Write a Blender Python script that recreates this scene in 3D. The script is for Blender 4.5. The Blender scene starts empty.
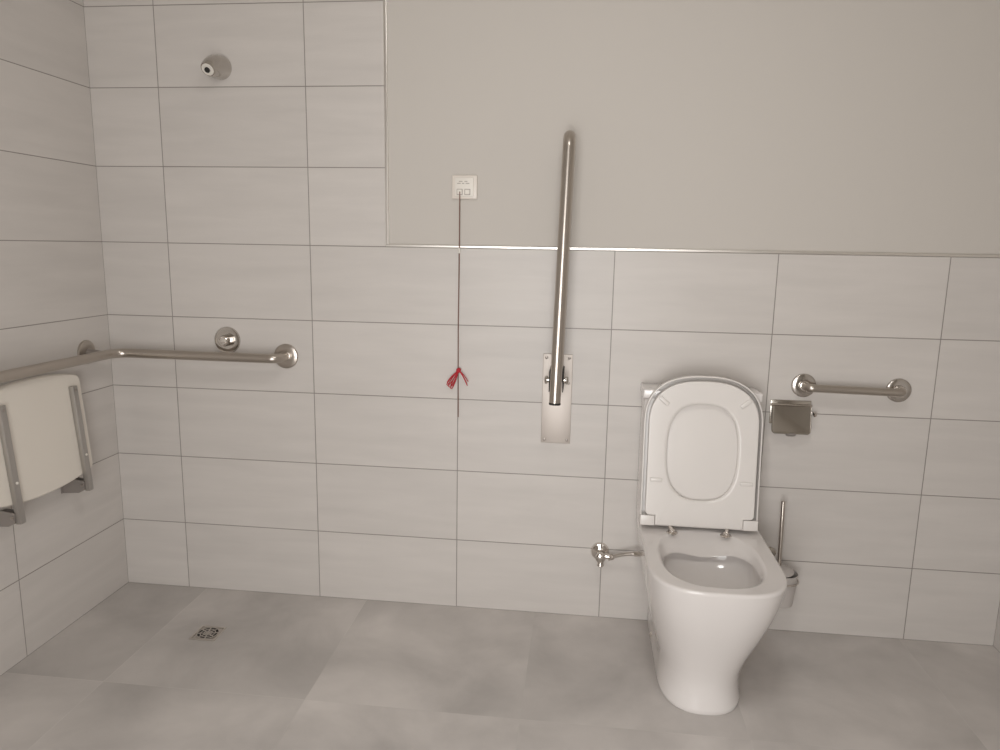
import bpy, bmesh, math, random
from mathutils import Vector, Matrix
random.seed(7)
S = bpy.context.scene
COL = S.collection
PI = math.pi

# ------------------------------------------------------------------ materials
def nt(name):
    m = bpy.data.materials.new(name); m.use_nodes = True
    n = m.node_tree.nodes; l = m.node_tree.links
    return m, n, l, n['Principled BSDF']

def simple(name, col, rough=.5, metal=0., bump=0., bscale=200., coat=0., spec=.5, var=0.):
    m, n, l, b = nt(name)
    b.inputs['Base Color'].default_value = (*col, 1)
    b.inputs['Roughness'].default_value = rough
    b.inputs['Metallic'].default_value = metal
    b.inputs['Coat Weight'].default_value = coat
    b.inputs['Specular IOR Level'].default_value = spec
    tc = n.new('ShaderNodeTexCoord')
    nz = n.new('ShaderNodeTexNoise'); nz.inputs['Scale'].default_value = bscale; nz.inputs['Detail'].default_value = 3
    l.new(tc.outputs['Object'], nz.inputs['Vector'])
    if bump:
        bp = n.new('ShaderNodeBump'); bp.inputs['Strength'].default_value = bump; bp.inputs['Distance'].default_value = .001
        l.new(nz.outputs['Fac'], bp.inputs['Height']); l.new(bp.outputs['Normal'], b.inputs['Normal'])
    rr = n.new('ShaderNodeMapRange')
    rr.inputs['To Min'].default_value = max(0.02, rough*.97); rr.inputs['To Max'].default_value = min(1, rough*1.03)
    l.new(nz.outputs['Fac'], rr.inputs['Value']); l.new(rr.outputs['Result'], b.inputs['Roughness'])
    if var:
        mx = n.new('ShaderNodeMix'); mx.data_type = 'RGBA'
        mx.inputs['A'].default_value = (*[c*(1-var) for c in col], 1); mx.inputs['B'].default_value = (*[min(1, c*(1+var)) for c in col], 1)
        l.new(nz.outputs['Fac'], mx.inputs['Factor']); l.new(mx.outputs['Result'], b.inputs['Base Color'])
    return m

def tiles(name, axis, off, col, grout, bw, rh, joint, rough, floor=False):
    """grid of tiles from world position; every tile a slightly different tone, soft streaks or clouds on it"""
    m, n, l, b = nt(name)
    g = n.new('ShaderNodeNewGeometry'); sp = n.new('ShaderNodeSeparateXYZ'); cb = n.new('ShaderNodeCombineXYZ')
    l.new(g.outputs['Position'], sp.inputs[0])
    for k, (a, o) in enumerate(zip(axis, off)):
        ad = n.new('ShaderNodeMath'); ad.operation = 'ADD'; ad.inputs[1].default_value = o
        l.new(sp.outputs[a], ad.inputs[0]); l.new(ad.outputs[0], cb.inputs[k])
    br = n.new('ShaderNodeTexBrick'); br.offset = 0; br.squash = 1
    br.inputs['Scale'].default_value = 1; br.inputs['Brick Width'].default_value = bw; br.inputs['Row Height'].default_value = rh
    br.inputs['Mortar Size'].default_value = joint/2; br.inputs['Mortar Smooth'].default_value = .15; br.inputs['Bias'].default_value = 0
    v = .02 if not floor else .10
    br.inputs['Color1'].default_value = (*[c*(1-v) for c in col], 1)
    br.inputs['Color2'].default_value = (*[c*(1+v) for c in col], 1)
    br.inputs['Mortar'].default_value = (*grout, 1)
    l.new(cb.outputs[0], br.inputs['Vector'])
    # cloud / streak tone, its pattern shifted per tile
    mp = n.new('ShaderNodeMapping')
    mp.inputs['Scale'].default_value = (1.6, 1.6, 1.6) if floor else (1.2, 9, 1.2)
    wn = n.new('ShaderNodeTexWhiteNoise'); wn.noise_dimensions = '3D'
    fl = n.new('ShaderNodeVectorMath'); fl.operation = 'DIVIDE'; fl.inputs[1].default_value = (bw, rh, 1)
    fo = n.new('ShaderNodeVectorMath'); fo.operation = 'FLOOR'
    l.new(cb.outputs[0], fl.inputs[0]); l.new(fl.outputs[0], fo.inputs[0]); l.new(fo.outputs[0], wn.inputs['Vector'])
    sc = n.new('ShaderNodeVectorMath'); sc.operation = 'SCALE'; sc.inputs['Scale'].default_value = 9
    l.new(wn.outputs['Color'], sc.inputs[0])
    av = n.new('ShaderNodeVectorMath'); av.operation = 'ADD'
    l.new(cb.outputs[0], mp.inputs['Vector']); l.new(mp.outputs[0], av.inputs[0]); l.new(sc.outputs[0], av.inputs[1])
    nz = n.new('ShaderNodeTexNoise'); nz.inputs['Scale'].default_value = 1.6 if floor else 2.2
    nz.inputs['Detail'].default_value = 6; nz.inputs['Roughness'].default_value = .55; nz.inputs['Distortion'].default_value = .3
    l.new(av.outputs[0], nz.inputs['Vector'])
    mr = n.new('ShaderNodeMapRange'); a = .22 if floor else .045
    mr.inputs['From Min'].default_value = .3; mr.inputs['From Max'].default_value = .7
    mr.inputs['To Min'].default_value = 1-a; mr.inputs['To Max'].default_value = 1+a
    l.new(nz.outputs['Fac'], mr.inputs['Value'])
    ml = n.new('ShaderNodeVectorMath'); ml.operation = 'SCALE'
    l.new(br.outputs['Color'], ml.inputs[0]); l.new(mr.outputs['Result'], ml.inputs['Scale'])
    l.new(ml.outputs[0], b.inputs['Base Color'])
    b.inputs['Roughness'].default_value = rough
    iv = n.new('ShaderNodeMath'); iv.operation = 'SUBTRACT'; iv.inputs[0].default_value = 1
    l.new(br.outputs['Fac'], iv.inputs[1])
    bp = n.new('ShaderNodeBump'); bp.inputs['Strength'].default_value = .5; bp.inputs['Distance'].default_value = .0015
    l.new(iv.outputs[0], bp.inputs['Height']); l.new(bp.outputs['Normal'], b.inputs['Normal'])
    return m

FO = (23, 31)
TILE = (.605, .570, .540)
GROUT = (.27, .245, .225)
M = {}
M['tile_x'] = tiles('beige wall tile across', ('X', 'Z'), (5-.2398, 0), TILE, GROUT, .5, .25, .0030, .42)
M['tile_y'] = tiles('beige wall tile along', ('Y', 'Z'), (10, 0), TILE, GROUT, .5, .25, .0030, .42)
M['floor'] = tiles('grey cement floor tile', ('X', 'Y'), (6.04-.914+.604*FO[0], 6.04+.585+.604*FO[1]), (.560, .528, .505), (.585, .555, .53), .604, .604, .0035, .5, True)
M['paint'] = simple('warm white wall paint', (.580, .545, .505), .85, bump=.08, bscale=350)
M['ceil'] = simple('white ceiling paint', (.78, .75, .70), .9)
M['alu'] = simple('satin aluminium profile', (.82, .79, .75), .32, 1)
M['satin'] = simple('satin stainless steel', (.50, .455, .41), .30, 1, bump=.05, bscale=400)
M['steel'] = simple('brushed stainless plate', (.66, .61, .57), .55, 1, bump=.08, bscale=300)
M['chrome'] = simple('polished chrome', (.66, .62, .58), .12, 1)
M['gunmetal'] = simple('dark polished steel', (.47, .44, .395), .16, 1)
M['gunmetal2'] = simple('worn chrome', (.54, .51, .475), .16, 1, bump=.25, bscale=90)
M['mirror'] = simple('bright chrome', (.74, .70, .66), .07, 1)
M['ceramic'] = simple('glossy white ceramic', (.745, .71, .69), .12, coat=.4)
M['plastic'] = simple('white seat plastic', (.75, .715, .685), .28, bscale=12)
M['seat'] = simple('ivory shower seat plastic', (.74, .69, .62), .4)
M['rail'] = simple('grey aluminium rail', (.46, .44, .42), .33, .9)
M['dark_steel'] = simple('dull grey steel', (.34, .31, .29), .45, .6)
M['black'] = simple('black rubber', (.02, .018, .016), .6)
M['switch'] = simple('white switch plastic', (.74, .68, .62), .35)
M['mark'] = simple('grey printed mark', (.42, .37, .34), .6)
M['cord'] = simple('brown pull string', (.20, .11, .085), .8)
M['red'] = simple('red string', (.48, .022, .035), .75, var=.25, bscale=60)
M['bead'] = simple('white plastic bead', (.8, .76, .7), .4)
M['cup'] = simple('frosted glass cup', (.50, .465, .44), .45, spec=.5)
M['bristle'] = simple('white bristles', (.75, .72, .68), .9)
M['hose'] = simple('braided steel hose', (.50, .46, .42), .3, .9, bump=.4, bscale=600)
M['drain_dark'] = simple('dark drain hole', (.025, .02, .018), .7)
M['drain'] = simple('dull drain steel', (.60, .56, .52), .35, .9)
M['screw'] = simple('steel screw', (.45, .41, .38), .3, 1)
def emit(name, col, s):
    m, n, l, b = nt(name)
    b.inputs['Emission Color'].default_value = (*col, 1); b.inputs['Emission Strength'].default_value = s
    b.inputs['Base Color'].default_value = (*col, 1)
    return m
M['lamp'] = emit('fill lamp diffuser', (1, .95, .88), .9)  # dim glow for the added ceiling fill lamp

# ------------------------------------------------------------------ mesh helpers
def obj(name, bm, mat, parent=None, smooth=True, auto=35):
    bmesh.ops.recalc_face_normals(bm, faces=bm.faces[:])
    me = bpy.data.meshes.new(name); bm.to_mesh(me); bm.free()
    for mm in (mat if isinstance(mat, (list, tuple)) else [mat]): me.materials.append(mm)
    if smooth:
        me.shade_smooth()
        me.set_sharp_from_angle(angle=math.radians(auto))
    o = bpy.data.objects.new(name, me); COL.objects.link(o)
    if parent: o.parent = parent
    return o
def thing(name, label, cat, loc=(0, 0, 0), rot=(0, 0, 0), group=None):
    o = bpy.data.objects.new(name, None); COL.objects.link(o)
    o.empty_display_size = .05
    o.location = loc; o.rotation_euler = rot
    o['label'] = label; o['category'] = cat
    if group: o['group'] = group
    return o
def struct(name, bm, mat, **k):
    o = obj(name, bm, mat, smooth=False, **k); o['kind'] = 'structure'; return o
def add_box(bm, a, b, bev=0, seg=2, mi=0):
    a, b = Vector(a), Vector(b)
    r = bmesh.ops.create_cube(bm, size=1)
    vs = r['verts']; c = (a+b)/2; d = b-a
    for v in vs: v.co = Vector((v.co.x*d.x, v.co.y*d.y, v.co.z*d.z)) + c
    fs = set(f for v in vs for f in v.link_faces)
    for f in fs: f.material_index = mi
    if bev:
        es = list(set(e for v in vs for e in v.link_edges))
        bmesh.ops.bevel(bm, geom=es, offset=bev, segments=seg, affect='EDGES', profile=.5)
    return bm
def box(a, b, bev=0, seg=2): return add_box(bmesh.new(), a, b, bev, seg)
def loft(bm, loops, closed=False, cap=(False, False)):
    rows = [[bm.verts.new(p) for p in lp] for lp in loops]
    n = len(rows[0]); R = len(rows)
    for i in range(R if closed else R-1):
        A, B = rows[i], rows[(i+1) % R]
        for j in range(n):
            try: bm.faces.new((A[j], A[(j+1) % n], B[(j+1) % n], B[j]))
            except ValueError: pass
    if cap[0]: bm.faces.new(rows[0][::-1])
    if cap[1]: bm.faces.new(rows[-1])
    return bm
def lathe(prof, c=(0, 0, 0), axis=(0, 0, 1), n=40, bm=None, cap=(True, True)):
    """prof: (radius, height along axis)"""
    bm = bm or bmesh.new()
    q = Vector((0, 0, 1)).rotation_difference(Vector(axis).normalized())
    loops = []
    for r, h in prof:
        r = max(r, 1e-5)
        loops.append([Vector(c)+q @ Vector((r*math.cos(2*PI*k/n), r*math.sin(2*PI*k/n), h)) for k in range(n)])
    return loft(bm, loops, cap=cap)
def fillet(pts, rad, seg=10):
    pts = [Vector(p) for p in pts]; out = [pts[0]]
    for i in range(1, len(pts)-1):
        a, p, b = pts[i-1], pts[i], pts[i+1]
        u = (a-p).normalized(); v = (b-p).normalized()
        ang = u.angle(v)
        r = rad[i-1] if isinstance(rad, (list, tuple)) else rad
        if ang > PI-.01 or r <= 0: out.append(p); continue
        t = r/math.tan(ang/2)
        c = p+(u+v).normalized()*(r/math.sin(ang/2))
        s, e = p+u*t-c, p+v*t-c
        w = s.angle(e); ax = s.cross(e).normalized()
        for k in range(seg+1): out.append(c+Matrix.Rotation(w*k/seg, 3, ax) @ s)
    out.append(pts[-1]); return out
def tube(path, r, n=20, bm=None, caps=True, round_end=False):
    bm = bm or bmesh.new()
    P = [Vector(p) for p in path]
    T = []
    for i in range(len(P)):
        a = P[max(0, i-1)]; b = P[min(len(P)-1, i+1)]
        T.append((b-a).normalized())
    up = Vector((0, 0, 1)) if abs(T[0].z) < .9 else Vector((1, 0, 0))
    x = T[0].cross(up).normalized(); loops = []
    for i in range(len(P)):
        if i: x = T[i-1].rotation_difference(T[i]) @ x
        x = (x-T[i]*x.dot(T[i])).normalized(); y = T[i].cross(x)
        rr = r(i/(len(P)-1)) if callable(r) else r
        loops.append([P[i]+(x*math.cos(2*PI*k/n)+y*math.sin(2*PI*k/n))*rr for k in range(n)])
    return loft(bm, loops, cap=(caps, caps))
def bez(p0, p1, p2, p3, n=16):
    p0, p1, p2, p3 = map(Vector, (p0, p1, p2, p3)); o = []
    for i in range(n+1):
        t = i/n; o.append(p0*(1-t)**3+p1*3*t*(1-t)**2+p2*3*t*t*(1-t)+p3*t**3)
    return o

# ------------------------------------------------------------------ the room
XR = 3.018; YF = -2.62; H = 2.6
TT = .009                                     # tile thickness proud of the paint
bm = box((-.15, -3.2, -.12), (XR+.15, .15, 0)); struct('floor', bm, M['floor'])
bm = box((-.15, YF-.12, H), (XR+.15, .15, H+.12)); struct('ceiling', bm, M['ceil'])
# back wall: painted masonry with tiling full height over the shower end, to 1.25 m elsewhere
bm = bmesh.new()
add_box(bm, (0, TT, 0), (XR, .15, H), mi=1)
add_box(bm, (0, 0, 0), (.998, TT, H), mi=0)
add_box(bm, (.998, 0, 0), (XR, TT, 1.25), mi=0)
struct('wall_back', bm, [M['tile_x'], M['paint']])
bm = box((-.15, YF, 0), (0, .15, H)); struct('wall_left', bm, M['tile_y'])
bm = bmesh.new(); add_box(bm, (XR+TT, YF, 0), (XR+.15, .15, H), mi=1); add_box(bm, (XR, YF, 0), (XR+TT, .15, 1.25), mi=0)
struct('wall_right', bm, [M['tile_y'], M['paint']])
D0, D1, DH = 1.02, 1.92, 2.06                  # doorway behind the camera, daylight through it
bm = bmesh.new()
add_box(bm, (-.15, YF-.12, 0), (D0, YF, H)); add_box(bm, (D1, YF-.12, 0), (XR+.15, YF, H)); add_box(bm, (D0, YF-.12, DH), (D1, YF, H))
struct('wall_front', bm, M['paint'])
bm = bmesh.new()
add_box(bm, (D0-.06, YF, 0), (D0+.01, YF+.015, DH+.06), .003); add_box(bm, (D1-.01, YF, 0), (D1+.06, YF+.015, DH+.06), .003)
add_box(bm, (D0+.01, YF, DH-.01), (D1-.01, YF+.015, DH+.06), .003)
struct('door_1', bm, M['switch'])
# tile edge profiles
bm = bmesh.new()
add_box(bm, (.9975, -.0015, 1.2505), (.9995, TT, H), .0005, 1); add_box(bm, (.9995, -.0015, 1.2585), (1.007, TT+.0005, H), .0015)
struct('trim_1', bm, M['alu'])
bm = box((.9975, -.0025, 1.2500), (XR, TT+.0005, 1.2585), .002); struct('trim_2', bm, M['alu'])

# ------------------------------------------------------------------ toilet
TX = 2.028; RZ = .404
t = thing('toilet', 'white ceramic floor-standing toilet with its seat and lid raised', 'toilet', (TX, 0, 0))
N = 120
CEN = .36                                     # ray centre, measured out from the wall
ANG = [2*PI*k/N for k in range(N)]
def ray_out(inside, cy, a):
    lo, hi = 0, 1.
    dx, dy = math.cos(a), math.sin(a)
    for _ in range(40):
        m = (lo+hi)/2
        if inside(dx*m, cy+dy*m): lo = m
        else: hi = m
    return dx*lo, cy+dy*lo
def dsec(w, back, front, L, nx, cy=CEN):
    ys = front-L
    def ins(x, y):
        if abs(x) > w or y < back: return False
        if y <= ys: return True
        return (abs(x)/w)**nx+((y-ys)/L)**nx <= 1 if y < front else False
    return [ray_out(ins, cy, a) for a in ANG]
def ring(sec, z): return [Vector((x, -y, z(x, y) if callable(z) else z)) for x, y in sec]
WS = [  # z, half width, front reach, nose length, exponent, sideways lean of the casting
 (0.000, .114, .498, .17, 2.5, -.008), (0.004, .117, .501, .17, 2.5, -.008), (0.015, .117, .500, .17, 2.5, -.008), (0.04, .1140, .494, .17, 2.3, -.008),
 (0.07, .1135, .491, .17, 2.3, -.007), (0.10, .1165, .495, .17, 2.3, -.006), (0.13, .125, .504, .175, 2.3, -.005), (0.17, .1385, .519, .18, 2.3, -.003),
 (0.21, .1515, .536, .19, 2.4, -.001), (0.25, .1625, .552, .20, 2.5, .0), (0.29, .171, .567, .20, 2.65, .001), (0.33, .1770, .578, .20, 2.8, .002), (0.365, .181, .586, .20, 2.9, .002),
 (RZ-.012, .1830, .5905, .20, 3.0, .003), (RZ-.005, .1833, .5915, .20, 3.0, .003), (RZ-.0012, .1815, .5895, .20, 3.0, .003), (RZ, .1775, .5855, .195, 3.0, .003), (RZ, .174, .582, .195, 3.0, .003)]
loops = [[v+Vector((sx, 0, 0)) for v in ring(dsec(w, .004, f, L, nx), z)] for z, w, f, L, nx, sx in WS]
def osec(w, b0, f0, nx=2.3, nb=None):
    """oval opening; nb squares off its back half"""
    c = (b0+f0)/2; h = (f0-b0)/2; nb = nb or nx
    return [ray_out(lambda x, y: (abs(x)/w)**(nx if y > c else nb)+(abs(y-c)/h)**(nx if y > c else nb) <= 1, c, a) for a in ANG]
wave = lambda x, y: RZ-.022-.020*max(0, min(1, (.42-y)/.12))*(.25+.75*math.cos(min(1, abs(x)/.105)*PI/2)**2)
loops.append(ring(osec(.147, .165, .5605, 2.6, 2.3), RZ))
loops.append(ring(osec(.144, .168, .557, 2.6, 2.3), RZ-.0005))
loops.append(ring(osec(.139, .174, .552, 2.6, 2.3), RZ-.003))
loops.append(ring(osec(.134, .186, .547, 2.55, 2.4), RZ-.010))
loops.append(ring(osec(.130, .225, .543, 2.5, 2.7), lambda x, y: (RZ-.010+wave(x, y))/2))
loops.append(ring(osec(.1265, .262, .540, 2.4, 3.3), wave))
loops.append(ring(osec(.1260, .265, .5395, 2.4, 3.3), lambda x, y: wave(x, y)-.004))
loops.append(ring(osec(.1330, .244, .5395, 2.4, 3.3), lambda x, y: wave(x, y)-.007))
loops.append(ring(osec(.1325, .246, .537, 2.35, 3.0), lambda x, y: RZ-.060))
loops.append(ring(osec(.120, .285, .520, 2.2, 2.6), RZ-.088))
loops.append(ring(osec(.100, .325, .500, 2.1, 2.3), RZ-.118))
loops.append(ring(osec(.064, .360, .470, 2.0), RZ-.140))
loops.append(ring(osec(.030, .395, .440, 2.0), RZ-.150))
bm = loft(bmesh.new(), loops, cap=(True, True))
pan = obj('pan', bm, M['ceramic'], t, auto=50)

cist = obj('cistern', box((-.1825, -.112, RZ-.002), (.1665, -.004, .802), .012, 4), M['ceramic'], t)
obj('cistern_lid', box((-.187, -.1165, .8025), (.171, -.002, .831), .004, 3), M['ceramic'], cist)
bt = obj('flush_button', lathe([(.024, 0), (.024, .004), (.022, .006), (.0, .006)], (-.008, -.06, .8305)), M['chrome'], cist)

# lid and seat, upright: local x across, y up the lid, z toward the room
HY, LEAN = -.150, math.radians(5.6)
LM = Matrix.Translation((-.006, HY, RZ+.009)) @ Matrix.Rotation(PI/2, 4, 'X') @ Matrix.Rotation(-LEAN, 4, 'X')
def outline(w, hgt, arc, nx, cut=None, rb=.006, nA=60, y0=0):
    pts = []
    if cut:
        cx, cy_ = cut
        pts += [(-cx, y0), (cx, y0)]
        if True:
            for k in range(1, 8): pts.append((cx, y0+(cy_-y0)*k/8))
            pts.append((cx, cy_)); pts.append((w-.014, cy_))
            for k in range(1, 7): a = -PI/2+PI/2*k/6; pts.append((w-.014+.014*math.cos(a), cy_+.014+.014*math.sin(a)))
    else:
        for k in range(0, 5): a = -PI/2+PI/2*k/4; pts.append((w-rb+rb*math.cos(a), y0+rb+rb*math.sin(a)))
    ys = hgt-arc; yst = pts[-1][1]
    for k in range(1, 12): pts.append((w, yst+(ys-yst)*k/12))
    for k in range(nA//2+1):
        a = PI/2*k/(nA//2); pts.append((w*math.cos(a)**(2/nx), ys+arc*math.sin(a)**(2/nx)))
    right = [p for p in pts if p[0] > 1e-6]
    full = right + [(0, hgt)] + [(-x, y) for x, y in right[::-1]]
    # bottom edge filled in
    xb = full[0][0]
    full += [(-xb+2*xb*k/24, y0) for k in range(1, 24)]
    out = []
    for p in full:
        if not out or (abs(p[0]-out[-1][0])+abs(p[1]-out[-1][1])) > 1e-5: out.append(p)
    return out
def inset(pts, d):
    n = len(pts); o = []
    for i in range(n):
        a = Vector(pts[i-1]); p = Vector(pts[i]); b = Vector(pts[(i+1) % n])
        n1 = Vector((-(p-a).y, (p-a).x)).normalized(); n2 = Vector((-(b-p).y, (b-p).x)).normalized()
        m = (n1+n2)
        if m.length < 1e-6: m = n1
        m.normalize(); k = max(.5, m.dot(n1))
        o.append(tuple(p+m*d/k))
    return o
def shrink(pts, d):
    return [(x*(LW-d)/LW, LH/2+(y-LH/2)*(LH/2-d)/(LH/2)) for x, y in pts]
def L3(pts, z): return [LM @ Vector((x, y, z)) for x, y in pts]
LW, LH = .1765, .468
o0 = outline(LW, LH, .150, 2.5)
lipi = inset(o0, .0045)
lid = obj('lid', loft(bmesh.new(), [L3(inset(o0, .006), 0), L3(inset(o0, .0015), .0012), L3(o0, .005), L3(o0, .0295), L3(inset(o0, .0008), .0308), L3(inset(o0, .0016), .031), L3(inset(o0, .0034), .031), L3(lipi, .0300), L3(inset(o0, .0050), .004), L3(shrink(o0, .006), .002), L3(shrink(o0, .028), .002), L3(shrink(o0, .0295), .003), L3(shrink(o0, .0305), .0195), L3(shrink(o0, .032), .021), L3(shrink(o0, .036), .0215)], cap=(True, True)), M['plastic'], t)
SW = LW-.0135
so = outline(SW, LH-.0150, .138, 2.5, cut=(LW-.0445, .034), y0=.0035)
HC = (0, .234)
def hole(w, h, nx=2.7): return [(lambda q: (HC[0]+q[0], HC[1]+q[1]))(ray_out(lambda x, y: (abs(x)/w)**nx+(abs(y)/h)**nx <= 1, 0, math.atan2(p[1]-HC[1], p[0]-HC[0]))) for p in so]
hw, hh = .105, .148
Z0, Z1 = .0235, .041
seat = obj('seat_ring', loft(bmesh.new(), [L3(inset(so, .002), Z0), L3(so, Z0+.003), L3(so, Z1-.004), L3(inset(so, .0012), Z1-.0012), L3(inset(so, .003), Z1-.0001), L3(inset(so, .005), Z1),
      L3(hole(hw+.010, hh+.010), Z1), L3(hole(hw+.007, hh+.007), Z1-.0001), L3(hole(hw+.002, hh+.002), Z1-.0022), L3(hole(hw, hh), Z1-.005), L3(hole(hw, hh), Z0+.003), L3(hole(hw+.003, hh+.003), Z0)], closed=True), M['plastic'], t)
def lbox(a, b, bev, rz=0, c=(0, 0)):
    bm = box(a, b, bev, 3)
    for v in bm.verts:
        x, y = v.co.x, v.co.y
        v.co.x = c[0]+x*math.cos(rz)-y*math.sin(rz); v.co.y = c[1]+x*math.sin(rz)+y*math.cos(rz)
        v.co = LM @ v.co
    return bm
for s in (-1, 1):
    x0, x1 = sorted((s*(LW-.0435), s*(LW-.0005)))
    obj('hinge_block', lbox((x0, .0015, .0032), (x1, .0325, .0385), .0015), M['plastic'], lid)
for s in (-1, 1):
    obj('bumper', lbox((-.018, -.0065, Z1-.002), (.018, .0065, Z1+.0045), .003, -s*math.radians(-40), (s*.121, .390)), M['plastic'], seat)
    obj('bumper', lbox((-.0185, -.006, Z1-.002), (.0185, .006, Z1+.0045), .003, 0, (s*.134, .146)), M['plastic'], seat)
for s in (-1, 1):
    h = obj('seat_hinge', lathe([(.0165, 0), (.0165, .002), (.015, .0035), (.009, .004), (.008, .010), (.005, .0125), (0, .013)], (s*.080-.006, HY-.052, RZ-.0005)), M['mirror'], t)
    add = tube([(s*.080-.006, HY-.052, RZ+.008), (s*.086-.006, HY-.036, RZ+.012)], .006, 12)
    obj('hinge_pin', add, M['mirror'], h)
obj('fixing_bolt', lathe([(.010, -.004), (.010, .003), (.0085, .008), (.006, .0105), (0, .0115)], (-.1175, -.140, .026), (-1, 0, .15), 24), M['mirror'], t)

# ------------------------------------------------------------------ water supply beside the toilet
v = thing('water_supply_valve', 'small chrome angle valve with braided hose on the wall left of the toilet', 'valve', (1.734, 0, .242))
obj('flange', lathe([(.0315, -.001), (.0315, .003), (.028, .010), (.017, .014), (.014, .016)], (0, 0, 0), (0, -1, 0)), M['mirror'], v)
obj('valve_body', lathe([(.0125, .012), (.0125, .04), (.016, .042), (.016, .058), (.012, .061), (0, .062)], (0, 0, 0), (0, -1, 0), bm=tube([(0, -.034, 0), (.03, -.036, -.003)], .009, 14)), M['chrome'], v)
obj('handle', lathe([(.0, -.028), (.010, -.028), (.012, -.024), (.009, -.010), (.008, .0)], (0.002, -.040, -.008), (0, 0, 1), 20), M['chrome'], v)
hp = bez((.036, -.037, -.004), (.065, -.045, .012), (.090, -.055, .022), (.1290, -.060, .0245), 24)
obj('hose', tube(hp, .0062, 14), M['hose'], v)
obj('hose_nut', tube([hp[0]-Vector((.010, 0, .003)), hp[0], hp[1], hp[2]], .0095, 6), M['mirror'], v)
obj('hose_nut', tube(hp[-5:], .0085, 6), M['mirror'], v)

# ------------------------------------------------------------------ toilet brush: holder and brush
BX, BY = 2.321, -.062
v = thing('toilet_brush_holder', 'frosted cup brush holder on a wall bracket right of the toilet', 'brush holder', (BX, BY, .126))
obj('cup', lathe([(.0, 0), (.030, 0), (.036, .004), (.040, .05), (.044, .095), (.046, .108), (.044, .110), (.042, .106), (.038, .05), (.030, .008), (0, .007)]), M['cup'], v)
r = obj('ring', tube([(.0475*math.cos(2*PI*k/36), .0475*math.sin(2*PI*k/36), .085) for k in range(37)], .0028, 10, caps=False), M['chrome'], v)
obj('wall_mount', lathe([(.019, -.0005), (.019, .004), (.010, .009), (.007, .012), (.007, .020)], (-.030, -BY, .150), (0, -1, 0), bm=tube([(-.030, -BY-.014, .150), (-.030, -BY-.034, .150), (-.026, .041, .087)], .005, 12)), M['gunmetal'], v)
v = thing('toilet_brush', 'toilet brush with an upright steel handle standing in the frosted cup', 'toilet brush', (BX-.012, BY, .134), (0, math.radians(-1.3), 0))
obj('brush_head', lathe([(0, 0.001), (.020, .004), (.026, .02), (.026, .07), (.018, .085), (0, .086)]), M['bristle'], v)
obj('handle', lathe([(.0060, .08), (.0060, .339), (.0050, .3415), (0, .342)], n=20), M['satin'], v)
obj('splash_cover', lathe([(.0065, .125), (.012, .125), (.030, .121), (.0440, .112), (.0465, .1065), (.0450, .1035), (.0065, .105)], cap=(True, False)), M['cup'], v)

# ------------------------------------------------------------------ paper holder
def flap_mesh():
    bm = bmesh.new()
    def rr(w, h, r, y):
        o = []
        for cx, cz, a0 in ((w-r, -r*.3, 0), (-w+r, -r*.3, 90), (-w+r, -h+r, 180), (w-r, -h+r, 270)):
            rx = r*.3 if a0 < 180 else r
            for k in range(7):
                a = math.radians(a0+15*k)
                xx = (w-rx) if cx > 0 else -(w-rx)
                o.append(Vector((xx+rx*math.cos(a), y, cz+rx*math.sin(a))))
        return o
    return loft(bm, [rr(.059, .087, .011, 0), rr(.060, .088, .012, -.001), rr(.060, .088, .012, -.004), rr(.0585, .0865, .011, -.0058), rr(.055, .083, .009, -.0050)], cap=(True, True))
v = thing('toilet_paper_holder', 'chrome paper holder with a flap, empty, right of the raised toilet lid', 'paper holder', (2.314, 0, .735))
obj('back_plate', box((-.062, -.006, -.02), (.062, .001, .057), .0015), M['gunmetal'], v)
f = obj('cover_flap', flap_mesh(), M['gunmetal'], v)
f.location = (0, -.016, .040); f.rotation_euler = (math.radians(-10), 0, 0)
obj('hinge_bar', tube([(-.062, -.012, .042), (.062, -.012, .042)], .0045, 14), M['chrome'], v)
obj('roll_arm', tube(fillet([(.054, -.006, .020), (.070, -.010, .020), (.070, -.03, .012), (.070, -.034, .026)], .006, 6), .0042, 12), M['mirror'], v)
obj('grip', lathe([(0, -.003), (.014, -.002), (.016, 0), (.014, .003), (0, .004)], (0, -.033, -.048), (0, -.5, -1), 24), M['dark_steel'], v)

# ------------------------------------------------------------------ short grab bar right of the toilet
def flange(parent, c, axis, r, mat, scr=True):
    o = obj('flange', lathe([(r, -.0005), (r, .0055), (r*.985, .0072), (r*.95, .0082), (r*.60, .0105), (r*.50, .0105)], c, axis, n=56), mat, parent)
    return o
v = thing('straight_grab_bar', 'short polished steel grab bar on the wall right of the toilet', 'grab bar', (2.494, 0, .841))
a, b_ = (-.146, 0, .0005), (.139, 0, -.004)
flange(v, a, (0, -1, 0), .0375, M['gunmetal2']); flange(v, b_, (0, -1, 0), .0375, M['gunmetal2'])
obj('bar', tube(fillet([(a[0], -.006, a[2]), (a[0], -.046, a[2]), (b_[0], -.046, b_[2]), (b_[0], -.006, b_[2])], .018, 12), .0125, 24), M['satin'], v)
for q in (a, b_):
    obj('collar', lathe([(.0165, .009), (.0165, .018), (.0150, .021), (.0127, .022)], q, (0, -1, 0)), M['mirror'], v)

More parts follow.
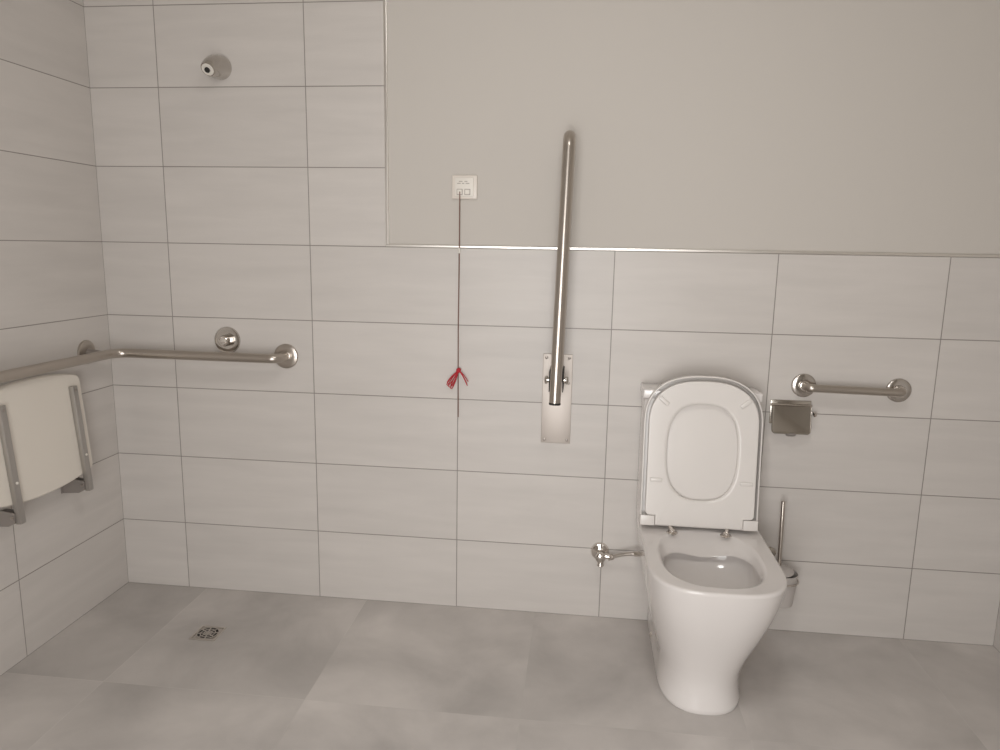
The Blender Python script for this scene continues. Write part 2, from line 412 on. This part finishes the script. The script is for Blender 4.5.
# ------------------------------------------------------------------ swing-up grab bar
v = thing('swing_up_grab_bar', 'long steel support rail folded upright on a wall plate left of the toilet', 'grab bar', (1.571, 0, .615))
pl = obj('wall_plate', box((-.0485, -.005, 0), (.0485, 0, .300), .002), M['steel'], v)
for (sx, sz) in ((-.037, .288), (.037, .288), (-.037, .205), (.037, .205), (-.037, .012), (.037, .012)):
    obj('screw', lathe([(.0048, 0), (.0048, .0012), (.003, .0022), (0, .0024)], (sx, -.005, sz), (0, -1, 0), 16), M['screw'], pl)
fr = .0178
p_bot = Vector((-.001, -.150, .166)); p_top = Vector((.0165, -.112, .971)); b_top = Vector((.0165, -.036, .971)); b_bot = Vector((0, -.040, .225))
obj('rail', tube(fillet([p_bot, p_top, b_top, b_bot], [.040, .040], 14), fr, 28), M['satin'], v)
obj('end_cap', lathe([(.0180, -.0035), (.0182, -.0005), (.0182, .003), (.0170, .004)], p_bot, (p_top-p_bot), 28), M['black'], v)
for s in (-1, 1):
    bm = box((s*.0212-.0015, -.120, .196), (s*.0212+.0015, -.004, .262), .001)
    obj('hinge_cheek', bm, M['black'], v)
    obj('hinge_bolt', lathe([(.0095, 0), (.0095, .006), (.0125, .007), (.0125, .011), (.010, .015), (.0, .017)], (s*.0222, -.085, .229), (s, 0, 0), 24), M['gunmetal2'], v)
obj('cross_link', tube([(-.021, -.085, .229), (.021, -.085, .229)], .006, 14), M['dark_steel'], v)

# ------------------------------------------------------------------ alarm switch and pull cord
v = thing('alarm_switch', 'square white alarm switch plate on the painted wall', 'switch', (1.2565, TT, 1.442))
pl = obj('plate', box((-.041, -.009, -.037), (.041, 0, .037), .003, 3), M['switch'], v)
obj('inner_frame', box((-.031, -.0125, -.030), (.029, -.006, .029), .002, 2), M['bead'], v)
for xx in (-.015, .010):
    b1 = obj('button_surround', box((xx-.0095, -.0135, -.025), (xx+.0095, -.012, -.006), .0006, 1), M['mark'], v)
    obj('button', box((xx-.0072, -.0155, -.0227), (xx+.0072, -.0132, -.0083), .0008, 1), M['bead'], v)
bm = bmesh.new()
for x0, x1, z in ((-.023, -.012, .011), (-.008, .000, .011), (.004, .016, .011), (-.018, -.006, .017), (.000, .010, .017)):
    add_box(bm, (x0, -.0128, z-.0013), (x1, -.0123, z+.0013))
obj('printed_marks', bm, M['mark'], v)

CX = 1.2425; CY = -.008
v = thing('pull_cord', 'thin brown alarm cord with a red bow hanging down the tiled wall', 'cord', (CX, CY, .69))
obj('cord', tube([(0, CY*0+.0015, 1.4275-.69), (0.0, 0, .50), (-.002, 0, .30), (-.001, .001, .12), (.000, .001, .0)], .0017, 10), M['cord'], v)
obj('bead', lathe([(0, 0), (.0032, .002), (.0036, .009), (.0032, .017), (0, .019)], (0, 0, 1.232-.69), n=16), M['bead'], v)
kz = .850-.69
obj('knot', lathe([(0, -.010), (.006, -.007), (.0085, 0), (.006, .007), (0, .010)], (.001, -.004, kz), (.5, 0, 1), 16), M['red'], v)
def loop3(dx, dz, w, dy):
    d = Vector((dx, dy, dz)); p = Vector((-dz, 0, dx)).normalized()*w
    return bez((.001, -.005, kz), Vector((.001, -.006, kz))+d*.5+p, Vector((.001, -.007, kz))+d*1.15+p, Vector((.001, -.006, kz))+d, 10)[:-1] + \
        bez(Vector((.001, -.006, kz))+d, Vector((.001, -.007, kz))+d*1.15-p, Vector((.001, -.006, kz))+d*.5-p, (.001, -.005, kz), 10)
bm = bmesh.new()
for dx, dz, w, dy in ((-.030, -.054, .008, -.004), (-.035, -.048, .006, -.008), (-.024, -.060, .006, -.001), (-.032, -.042, .008, -.012), (-.020, -.050, .005, -.006)):
    tube(loop3(dx, dz, w, dy), .0014, 8, bm)
obj('bow_loops', bm, M['red'], v)
bm = bmesh.new()
for dx, dz, c in ((.028, -.043, .006), (.033, -.036, .004), (.024, -.036, .005), (.030, -.050, .002)):
    tube(bez((.001, -.005, kz), (.001+dx*.4, -.009, kz+dz*.2+c), (.001+dx*.8, -.008, kz+dz*.7), (.001+dx, -.004, kz+dz), 10), .0014, 8, bm)
obj('bow_ends', bm, M['red'], v)

# ------------------------------------------------------------------ shower head, valve
v = thing('fixed_shower', 'small chrome fixed shower nozzle high on the tiled wall', 'shower', (.459, 0, 1.808))
n0 = Vector((0, 0, 0)); prof = []
loops = []
q0 = Vector((0, -1, 0)); tip = Vector((.0, -.086, -.024)); fd = Vector((-.10, -.74, -.66)).normalized()
for k, (s_, rr) in enumerate(((0, .0365), (.06, .0375), (.25, .0370), (.5, .0345), (.75, .0300), (.93, .0255), (1.0, .0225))):
    c = Vector((0, .001, 0)).lerp(tip, s_)+Vector((0, 0, .006*math.sin(PI*s_)))
    ax = q0.lerp(fd, s_**1.3).normalized(); q = Vector((0, 0, 1)).rotation_difference(ax)
    loops.append([c+q @ Vector((rr*math.cos(2*PI*j/36), rr*math.sin(2*PI*j/36), 0)) for j in range(36)])
obj('body', loft(bmesh.new(), loops, cap=(True, True)), M['gunmetal2'], v)
obj('spray_face', lathe([(.0195, -.001), (.0185, .003), (.014, .004), (.009, .002)], tip, fd, 30), M['bead'], v)
obj('nozzle', lathe([(.0085, .002), (.0085, .006), (.006, .007), (0, .007)], tip, fd, 20), M['black'], v)

v = thing('shower_valve', 'round chrome push valve on the tiled wall above the grab bar', 'valve', (.437, 0, .925))
obj('wall_rose', lathe([(.0455, -.0005), (.0455, .005), (.0440, .008), (.036, .010), (.027, .0085), (.022, .008)], (0, 0, 0), (0, -1, 0), 48), M['gunmetal2'], v)
obj('push_button', lathe([(.019, .006), (.019, .022), (.0175, .028), (.0165, .034), (.014, .036), (.012, .034), (0, .033)], (0, 0, 0), (0, -1, 0), 36), M['mirror'], v)

# ------------------------------------------------------------------ corner grab bar
v = thing('corner_grab_bar', 'long satin steel grab bar bent round the shower corner', 'grab bar', (0, 0, .876))
SO = .072
flange(v, (.645, 0, 0), (0, -1, 0), .042, M['satin']); flange(v, (0, -.128, .010), (1, 0, 0), .040, M['satin'])
path = fillet([(.645, -.006, .001), (.645, -SO, .001), (SO, -SO, .003), (SO, -1.25, .012), (.006, -1.25, .012)], [.030, .055, .030], 12)
obj('bar', tube(path, .0158, 26), M['satin'], v)
obj('collar', lathe([(.0185, .009), (.0185, .014), (.0160, .0155)], (.645, 0, .001), (0, -1, 0)), M['satin'], v)
obj('bar_support', tube([(.006, -.128, .010), (SO, -.128, .003)], .0115, 18), M['dark_steel'], v)
flange(v, (0, -1.25, .012), (1, 0, 0), .042, M['satin'])

# ------------------------------------------------------------------ folding shower seat
v = thing('folding_shower_seat', 'white fold-up shower seat with two grey rails on the left wall', 'shower seat', (0, -.426, .464))
TIL = -math.radians(4.6)
TM = Matrix.Translation((.078, 0, 0)) @ Matrix.Rotation(TIL, 4, 'Y')   # local x off the wall
zt = lambda y: .389-.022*abs(y/.195)**2.4
zb = lambda y: .040+.020*abs(y/.195)**2
pts = [(y, zb(y)) for y in [-.195+.39*k/40 for k in range(41)]] + [(y, zt(y)) for y in [.195-.39*k/40 for k in range(41)]]
# soften the four corners
def soft(pts, rounds=3):
    for _ in range(rounds):
        o = []
        for i in range(len(pts)):
            a, p, b = pts[i-1], pts[i], pts[(i+1) % len(pts)]
            o.append(((a[0]+2*p[0]+b[0])/4, (a[1]+2*p[1]+b[1])/4))
        pts = o
    return pts
def dens(pts, step=.008):
    o = []
    for i in range(len(pts)):
        a, b = Vector(pts[i]), Vector(pts[(i+1) % len(pts)])
        k = max(1, int((b-a).length/step))
        for j in range(k): o.append(tuple(a.lerp(b, j/k)))
    return o
pts = soft(dens(pts), 4)
bul = lambda y: 0.0
def P3(pp, x): return [TM @ Vector((x, y, z)) for y, z in pp]
obj('board', loft(bmesh.new(), [P3(inset(pts, .004), -.028), P3(pts, -.024), P3(pts, -.004), P3(inset(pts, .004), 0)], cap=(True, True)), M['seat'], v)
for y in (.146, -.142):
    bm = box((.0005, y-.0100, -.004), (.0175, y+.0100, .338), .0022)
    for w in bm.verts: w.co = TM @ w.co
    rl = obj('rail', bm, M['rail'], v)
    for z, mm in ((.325, M['screw']), (.115, M['bead'])):
        bm = lathe([(.0042, 0), (.004, .002), (0, .003)], (.0175, y, z), (1, 0, 0), 16)
        for w in bm.verts: w.co = TM @ w.co
        obj('rivet', bm, mm, rl)
    yb = y-.0135 if True else y
    bm = bmesh.new()
    prof = [(.002, -.014), (.058, -.010), (.078, .000), (.080, .030), (.040, .036), (.002, .022)]
    for dy in (-.0105, .0065):
        lp = [[Vector((x, y+dy+e, z)) for x, z in prof] for e in (-.002, .002)]
        loft(bm, lp, cap=(True, True))
    obj('hinge_bracket', bm, M['dark_steel'], v)
    obj('wall_plate', box((0, y-.018, -.014), (.004, y+.010, .026), .001), M['dark_steel'], v)
    obj('hinge_pin', tube([(.072, y-.0155, .016), (.072, y+.010, .016)], .005, 14), M['screw'], v)

# ------------------------------------------------------------------ floor drain
v = thing('floor_drain', 'small square metal drain grate set in the shower floor', 'floor drain', (.472, -.296, 0))
a = .0425
bm = bmesh.new()
lp = lambda h, z: [Vector((sx*h, sy*h, z)) for sx, sy in ((-1, -1), (1, -1), (1, 1), (-1, 1))]
loft(bm, [lp(a, 0.0002), lp(a, .0016), lp(a-.001, .0022), lp(a-.006, .0022), lp(a-.0065, .0008)], cap=(True, False))
obj('frame', bm, M['drain'], v, smooth=False)
obj('sump', lathe([(.0, 0.0003), (.0355, .0003), (.0355, .0007), (0, .0007)], (0, 0, .0004), n=40), M['drain_dark'], v)
bm = bmesh.new()
for r0, r1 in ((.0325, .0362), (.0215, .0245), (.011, .0140), (.0, .0050)):
    loft(bm, [[Vector((rr*math.cos(2*PI*k/40), rr*math.sin(2*PI*k/40), z)) for k in range(40)] for rr, z in ((max(r0, 1e-4), .0012), (max(r0, 1e-4), .0026), (r1, .0026), (r1, .0012))], closed=True)
for k in range(8):
    an = 2*PI*k/8+.2
    d = Vector((math.cos(an), math.sin(an), 0)); p = Vector((-d.y, d.x, 0))*.0019
    lps = [[d*.004+p*s+Vector((0, 0, z)) for s, z in ((-1, .0012), (1, .0012), (1, .0025), (-1, .0025))], [d*.034+p*s+Vector((0, 0, z)) for s, z in ((-1, .0012), (1, .0012), (1, .0025), (-1, .0025))]]
    loft(bm, lps, cap=(True, True))
obj('grate', bm, M['drain'], v, smooth=False)
for sx in (-1, 1):
    for sy in (-1, 1): obj('corner_screw', lathe([(.0032, .0), (.0032, .0028), (0, .003)], (sx*.0345, sy*.0345, .0), n=12), M['screw'], v)

# ------------------------------------------------------------------ fill lamp added on the ceiling, out of the picture
v = thing('ceiling_fill_light', 'round white ceiling lamp added out of view as fill light', 'fill light', (1.75, -1.55, H))
obj('base', lathe([(.17, 0), (.17, -.03), (.16, -.035)], n=48), M['bead'], v)
obj('diffuser', lathe([(.155, -.034), (.15, -.06), (.12, -.078), (.06, -.088), (0, -.09)], n=48, cap=(True, True)), M['lamp'], v)

def area(name, loc, aim, sx, sy, power, col, shape='RECTANGLE'):
    d = bpy.data.lights.new(name, 'AREA'); d.shape = shape; d.size = sx; d.size_y = sy; d.energy = power; d.color = col
    o = bpy.data.objects.new(name, d); COL.objects.link(o); o.location = loc
    o.rotation_euler = (Vector(aim)-Vector(loc)).to_track_quat('-Z', 'Y').to_euler()
    return o
DAY = (1.0, .985, .965)
DC = (D0+D1)/2
area('daylight_doorway', (DC, YF-.10, 1.03), (DC, 0, 1.03), D1-D0-.02, 2.0, 19, DAY)
area('daylight_outside', (DC+.1, -4.2, .75), (DC+.1, YF, .75), 3.4, 1.45, 92, DAY)
area('ceiling_fill_area', (1.75, -1.55, H-.11), (1.75, -1.55, 0), .4, .4, 8, DAY, 'DISK')  # weak overhead fill, added to brighten the toilet bowl and walls
w = bpy.data.worlds.new('outside'); S.world = w; w.use_nodes = True
bg = w.node_tree.nodes['Background']; bg.inputs['Color'].default_value = (.95, .95, 1, 1); bg.inputs['Strength'].default_value = .15

# ------------------------------------------------------------------ camera
cd = bpy.data.cameras.new('camera'); cam = bpy.data.objects.new('camera', cd); COL.objects.link(cam)
cd.sensor_width = 36; cd.lens = 720.7712/1000*36; cd.clip_start = .02
R = Matrix(((0.993170896678297, -0.037058683535718714, 0.1106265066149469),
            (0.11538950888263415, 0.17198749754971682, -0.9783177203375243),
            (0.01722879076000217, 0.9844018258115868, 0.1750891604519322)))
cam.matrix_world = Matrix.Translation((1.645333, -2.338417, 1.256333)) @ R.to_4x4()
S.camera = cam
S.view_settings.view_transform = 'Standard'; S.view_settings.look = 'None'
S.view_settings.gamma = 1; S.view_settings.use_curve_mapping = False
S.view_settings.exposure = -0.03
